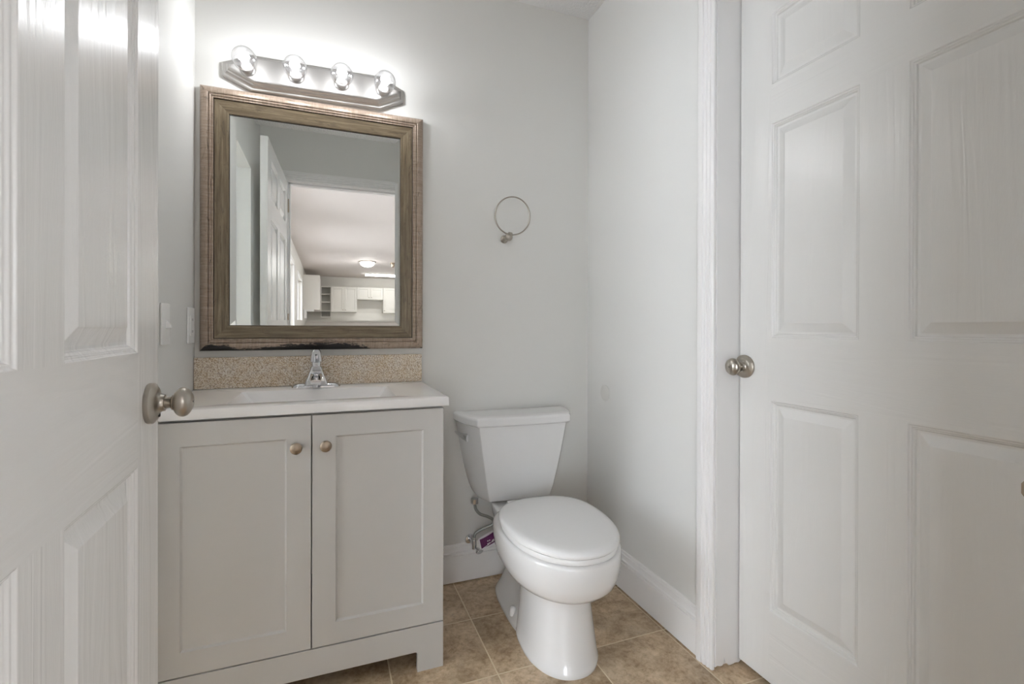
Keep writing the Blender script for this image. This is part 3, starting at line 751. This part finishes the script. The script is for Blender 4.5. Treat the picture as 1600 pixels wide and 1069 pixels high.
# seat ring and lid
def lidring(s0, s1, w, z, o_=0): return sup(.001, s0+o_, s1+.008-o_, w-.004-o_, z, 56, 2.1, 2.75)
bm = BM(); loft(bm, [lidring(.285, .733, .176, .376, .010), lidring(.285, .733, .178, .379, .005), lidring(.285, .733, .178, .389, .004), lidring(.285, .733, .178, .3935, .007)])
ob('seat', bm, SEATM, to, smooth=True, angle=50)
bm = BM(); loft(bm, [lidring(.280, .735, .177, .3955, .004), lidring(.280, .735, .178, .399, 0), lidring(.280, .735, .178, .405, .0), lidring(.280, .735, .178, .411, .003), lidring(.280, .735, .178, .4155, .010), lidring(.280, .735, .178, .4175, .022), lidring(.280, .735, .178, .4183, .045), lidring(.280, .735, .178, .4187, .08)])
ob('seat_lid', bm, SEATM, to, smooth=True, angle=50)
for sx in (-.075, .075):
    bm = BM(); loft(bm, [[(sx+x, -.268+y, z) for x, y, _ in RR(-.02, .02, -.014, .02, 0, .008)] for z in (.368, .392)]+[[(sx+x*.85, -.268+y*.85, .398) for x, y, _ in RR(-.02, .02, -.014, .02, 0, .008)]])
    ob('hinge', bm, SEATM, to, smooth=True, angle=40)
# tank: plan is a trapezoid with bowed ends
def tankring(z, wb, wf, sb, sf, r=.010):
    n_ = 5; pts = []
    # left end from back to front (slightly bowed), front, right end
    L_ = []
    for i in range(n_+1):
        t_ = i/n_; bow = .012*math.sin(PI*t_)
        L_.append((-(wb+(wf-wb)*t_)-bow*1.0, sb+(sf-sb)*t_+bow*.25))
    front = [(-wf+wf*2*i/8, sf+.006*math.sin(PI*i/8)) for i in range(1, 8)]
    Rr = [(-x, s) for x, s in L_[::-1]]
    pts = L_+front+Rr+[(wb*.5, sb), (0, sb), (-wb*.5, sb)]
    return [(x, -s, z) for x, s in pts]
def tk(z):   # widths at height z
    t_ = (z-.355)/(.655-.355)
    g = max(0, min(1, t_)); k = g**.55
    wb = .150+(.232-.150)*k; wf = .122+(.176-.122)*g**.8
    sf = .130+(.176-.130)*g**.6
    return tankring(z, wb, wf, .008, sf)
bm = BM()
zs = [.355, .358, .366, .380, .40, .43, .47, .52, .57, .62, .655]
rg = [tk(z) for z in zs]
c0 = [(x*.93, y*.93-.004, .354) for x, y, z in rg[0]]
loft(bm, [c0]+rg); ob('tank', bm, CERAM, to, bevel=.007, seg=4, angle=24)
bm = BM()
loft(bm, [tankring(.6555, .236, .182, .004, .183), tankring(.662, .243, .188, .002, .190), tankring(.684, .243, .188, .002, .190), tankring(.690, .240, .185, .005, .187), tankring(.6925, .232, .178, .012, .180), tankring(.6935, .20, .15, .03, .15)])
ob('tank_lid', bm, CERAM, to, bevel=.003, seg=3, angle=22)
# flush lever on the slanted left end
bm = BM()
# plane normal of left end
p0 = Vector((-.243, -.055, .612)); 
nl = Vector((-.17, -.055, 0)).normalized(); nl = Vector((-.95, -.32, 0)).normalized()
tdir = Vector((.30, -.95, 0)).normalized()
hub = p0+tdir*.055+nl*-.004
hub = Vector((-.2155, -.1165, .612))
lathe(bm, [(0, -.004), (.012, -.004), (.012, .006), (.009, .010), (0, .011)], axis_mat(hub, nl), 24)
arm = []
for i in range(7):
    t_ = i/6; c_ = hub+nl*(.010+.003*math.sin(PI*t_))+tdir*(.030-.095*t_)+Vector((0, 0, .000+.009*t_))
    w = .0125*(1-.75*t_**1.4)+.001; th_ = .006*(1-.5*t_)
    arm.append([c_+Vector((0, 0, w))*math.cos(2*PI*k/14)+nl*th_*math.sin(2*PI*k/14) for k in range(14)])
loft(bm, arm); ob('flush_lever', bm, CHROME, to, smooth=True, angle=50)['label'] = 'chrome flush lever'

# ------------------------------------------------------------------ water supply
sv = thing('water_supply_valve', 'chrome shut-off valve low on the wall behind the toilet', 'valve', (.545, YB, .165))
bm = BM(); lathe(bm, [(0, 0), (.022, 0), (.020, .004), (.008, .006), (.008, .058), (0, .058)], axis_mat((.545, YB, .165), (0, -1, 0)), 28)
lathe(bm, [(0, 0), (.010, 0), (.010, .034), (.0075, .036), (.0075, .046), (0, .046)], Matrix.Translation((.545, YB-.06, .152)), 20)
ob('valve_body', bm, CHROME, sv, smooth=True, angle=40)
bm = BM()
mt = axis_mat((.553, YB-.068, .154), (.35, -1, -.25)) @ Matrix.Scale(1.7, 4, (1, 0, 0))
lathe(bm, [(0, 0), (.005, 0), (.005, .012), (.009, .014), (.010, .018), (.009, .023), (0, .024)], mt, 20); ob('oval_handle', bm, CHROME, sv, smooth=True, angle=40)
bm = BM()
pts = [(.545, YB-.06, .196), (.552, YB-.062, .215), (.585, YB-.070, .232), (.614, YB-.075, .243), (.618, YB-.076, .262), (.596, YB-.072, .277), (.566, YB-.069, .290), (.549, YB-.066, .312), (.545, YB-.064, .338)]
tube(bm, pts, .0058, 14, 8)
hs = tag(ob('supply_hose', bm, BRAID, smooth=True, angle=60), 'grey braided water hose curving from the valve up to the tank', 'hose')
bm = BM(); lathe(bm, [(0, 0), (.008, 0), (.0155, .004), (.0155, .022), (.0, .022)], Matrix.Translation((.545, YB-.064, .330)), 8); ob('coupling_nut', bm, CHROME, hs, smooth=True, angle=20)
# purple tag wrapped on the hose
bm = BM()
Ypl = YB-.085
A = [(.553, .198), (.620, .228), (.632, .174), (.563, .152)]   # tl, tr, br, bl
def quad(bm, q, y, th=.0006, bow=0):
    n_ = 8; rings = []
    for i in range(n_+1):
        t_ = i/n_
        tp = Vector((q[0][0]+(q[1][0]-q[0][0])*t_, 0, q[0][1]+(q[1][1]-q[0][1])*t_+bow*math.sin(PI*t_)))
        bt = Vector((q[3][0]+(q[2][0]-q[3][0])*t_, 0, q[3][1]+(q[2][1]-q[3][1])*t_))
        yt = y-.006*math.sin(PI*min(1, max(0, (tp.x-.557)/.072))); yb = y-.006*math.sin(PI*min(1, max(0, (bt.x-.557)/.077)))
        rings.append([(tp.x, yt, tp.z), (bt.x, yb, bt.z), (bt.x, yb+th, bt.z), (tp.x, yt+th, tp.z)])
    loft(bm, rings)
def inner(q, u0, u1, v0, v1):
    f = lambda u_, v_: ((1-v_)*((1-u_)*q[0][0]+u_*q[1][0])+v_*((1-u_)*q[3][0]+u_*q[2][0]), (1-v_)*((1-u_)*q[0][1]+u_*q[1][1])+v_*((1-u_)*q[3][1]+u_*q[2][1]))
    return [f(u0, v0), f(u1, v0), f(u1, v1), f(u0, v1)]
quad(bm, A, Ypl, bow=.004)
tg = tag(ob('product_tag', bm, WHITEP), 'purple and white paper tag hanging on the toilet water hose', 'tag')
bm = BM(); quad(bm, inner(A, .07, .97, .08, .84), Ypl-.0034, .0004); ob('printed_panel', bm, PURPLE, tg)['label'] = 'purple print with small white marks'
bm = BM()
for u0, u1, v0, v1 in ((.45, .52, .42, .50), (.56, .62, .44, .52), (.42, .50, .64, .76), (.53, .57, .62, .74), (.72, .77, .58, .74), (.79, .84, .56, .72)):
    quad(bm, inner(A, u0, u1, v0, v1), Ypl-.0042, .0004)
q = [(.570, .163), (.612, .188), (.612, .186), (.570, .160)]; quad(bm, q, Ypl-.0042, .0004)
ob('printed_marks', bm, WHITEP, tg)

# ------------------------------------------------------------------ kitchen seen in the mirror
KY = HY+.33
def wall_cabinet(x0, x1, z0, z1, ndoors, label, kz='low'):
    c = thing('wall_cabinet', label, 'cabinet', ((x0+x1)/2, HY+.165, z0), 'kitchen wall cabinets')
    bm = BM(); box(bm, x0+.001, x1-.001, HY+.001, KY, z0, z1); ob('carcass', bm, KCAB, c)
    w = (x1-x0)/ndoors
    for i in range(ndoors):
        a, b2 = x0+w*i+.003, x0+w*(i+1)-.003
        d = shaker(c, a, b2, z0+.002, z1-.002, KY+.020, .018, .055, KCAB, .008, face=1)
        kx = b2-.03 if (ndoors == 2 and i == 0) else a+.03
        bm = BM(); box(bm, kx-.012, kx+.012, KY+.020, KY+.04, z0+.05, z0+.066); ob('pull', bm, NICKELD, d)
    return c
wall_cabinet(.085, .745, 1.44, 2.12, 2, 'cream double door wall cabinet next to the open shelves, seen in the mirror')
wall_cabinet(.747, 1.435, 1.79, 2.12, 2, 'short cream cabinet over the range gap, seen in the mirror')
wall_cabinet(1.437, 1.80, 1.43, 2.12, 1, 'cream single door wall cabinet right of the range gap, seen in the mirror')
wall_cabinet(1.802, 2.55, 1.80, 2.12, 2, 'cream short cabinet cut off by the mirror frame at the right')
# open end shelves
sh = thing('open_shelf_unit', 'open corner shelf unit between kitchen cabinets, seen in the mirror', 'shelf', (-.04, HY+.165, 1.29))
x0, x1 = -.17, .083
bm = BM(); box(bm, x0, x1, HY+.001, HY+.018, 1.29, 2.12); ob('back_panel', bm, SHELFM, sh)
bm = BM(); box(bm, x0, x0+.016, HY+.018, KY, 1.29, 2.12); ob('side_panel', bm, KCAB, sh)
bm = BM(); box(bm, x1-.016, x1, HY+.018, KY, 1.29, 2.12); ob('side_panel', bm, KCAB, sh)
for z in (2.10, 1.905, 1.69, 1.455, 1.29):
    bm = BM(); box(bm, x0+.016, x1-.016, HY+.018, KY-.004, z, z+.02); ob('shelf_board', bm, KCAB, sh)
# cabinet on the left wall, end towards us
ca = thing('wall_cabinet', 'tall cream cabinet on the side wall with its blank end facing the mirror', 'cabinet', (-.35, -9.3, 1.44), 'kitchen wall cabinets')
bm = BM(); box(bm, HX0+.001, -.19, HY+.34, -8.4, 1.44, 2.25); ob('carcass', bm, KCAB, ca, bevel=.002)
bm = BM(); box(bm, -.19, -.172, HY+.345, -8.402, 1.442, 2.248); ob('door', bm, KCAB, ca, bevel=.002)
bm = BM(); box(bm, HX0+.01, -.30, -8.75, -8.42, 1.40, 1.438); box(bm, HX0+.01, HX0+.07, -8.75, -8.42, 1.24, 1.40)
tag(ob('cabinet_bracket', bm, TRIM), 'small white bracket under the side wall kitchen cabinet, seen in the mirror', 'bracket')
# backsplash tile, counter, base cabinets
bm = BM(); box(bm, .086, 2.98, HY+.001, HY+.009, .94, 1.428); tag(ob('kitchen_backsplash', bm, BACKSP), 'pale backsplash panel between kitchen counter and wall cabinets', 'backsplash')
bm = BM(); box(bm, HX0+.002, 2.98, HY+.009, HY+.64, .90, .938); tag(ob('kitchen_countertop', bm, COUNTER, bevel=.003), 'pale kitchen countertop along the far wall', 'countertop')
kb = thing('base_cabinet', 'long run of cream base cabinets under the kitchen countertop', 'cabinet', (1.3, HY+.3, 0))
bm = BM(); box(bm, HX0+.002, 2.98, HY+.002, HY+.57, .1, .898); box(bm, HX0+.002, 2.98, HY+.002, HY+.50, 0, .1); ob('carcass', bm, KCAB, kb)
for i in range(7):
    a = HX0+.01+i*.495; shaker(kb, a, a+.485, .12, .88, HY+.59, .018, .055, KCAB, .008, face=1)
# ceiling lights
def dome(name, x, y, r, mat, label, group=None):
    d = thing(name, label, 'ceiling light', (x, y, ZC), group)
    bm = BM(); lathe(bm, [(0, 0), (r, 0), (r, .012), (r*.9, .022), (r*.84, .022), (0, .02)], Matrix.Translation((x, y, ZC)) @ Matrix.Rotation(PI, 4, 'X'), 48); ob('rim', bm, NICKEL, d, smooth=True, angle=40)
    bm = BM(); pr = [(r*.82*math.cos(PI/2*i/10), .020+r*.52*math.sin(PI/2*i/10)) for i in range(11)]
    lathe(bm, [(0, .018)]+pr, Matrix.Translation((x, y, ZC)) @ Matrix.Rotation(PI, 4, 'X'), 48); ob('diffuser', bm, mat, d, smooth=True, angle=60)
dome('ceiling_light', .775, -6.75, .18, DOMEM, 'lit dome ceiling light in the kitchen, seen in the mirror')
tb = thing('tube_light', 'long lit tube ceiling light near the kitchen cabinets, seen in the mirror', 'ceiling light', (1.55, -9.1, ZC))
bm = BM(); box(bm, .90, 2.2, -9.16, -9.04, ZC-.018, ZC); ob('housing', bm, TRIM, tb)
bm = BM(); box(bm, .905, 2.195, -9.15, -9.05, ZC-.055, ZC-.018); ob('diffuser', bm, TUBEM, tb, bevel=.01)
bm = BM(); lathe(bm, [(0, 0), (.05, 0), (.05, .02), (.035, .03), (.03, .09), (.02, .10), (0, .10)], Matrix.Translation((1.30, -6.75, ZC)) @ Matrix.Rotation(PI, 4, 'X'), 28)
tag(ob('ceiling_sensor', bm, NICKELD, smooth=True), 'small dark round ceiling fitting right of the kitchen dome light', 'sensor')
# added hall domes for soft fill, outside what the mirror shows
for i, (x, y) in enumerate(((2.3, -2.6), (2.6, -5.0))):
    dome('ceiling_light', x, y, .2, HALLFILLM, ('added unseen fill dome in the hall nearer the bathroom doorway', 'added unseen fill dome in the hall midway to the kitchen')[i])


for o in list(bpy.data.objects):
    if '_o' in o: del o['_o']
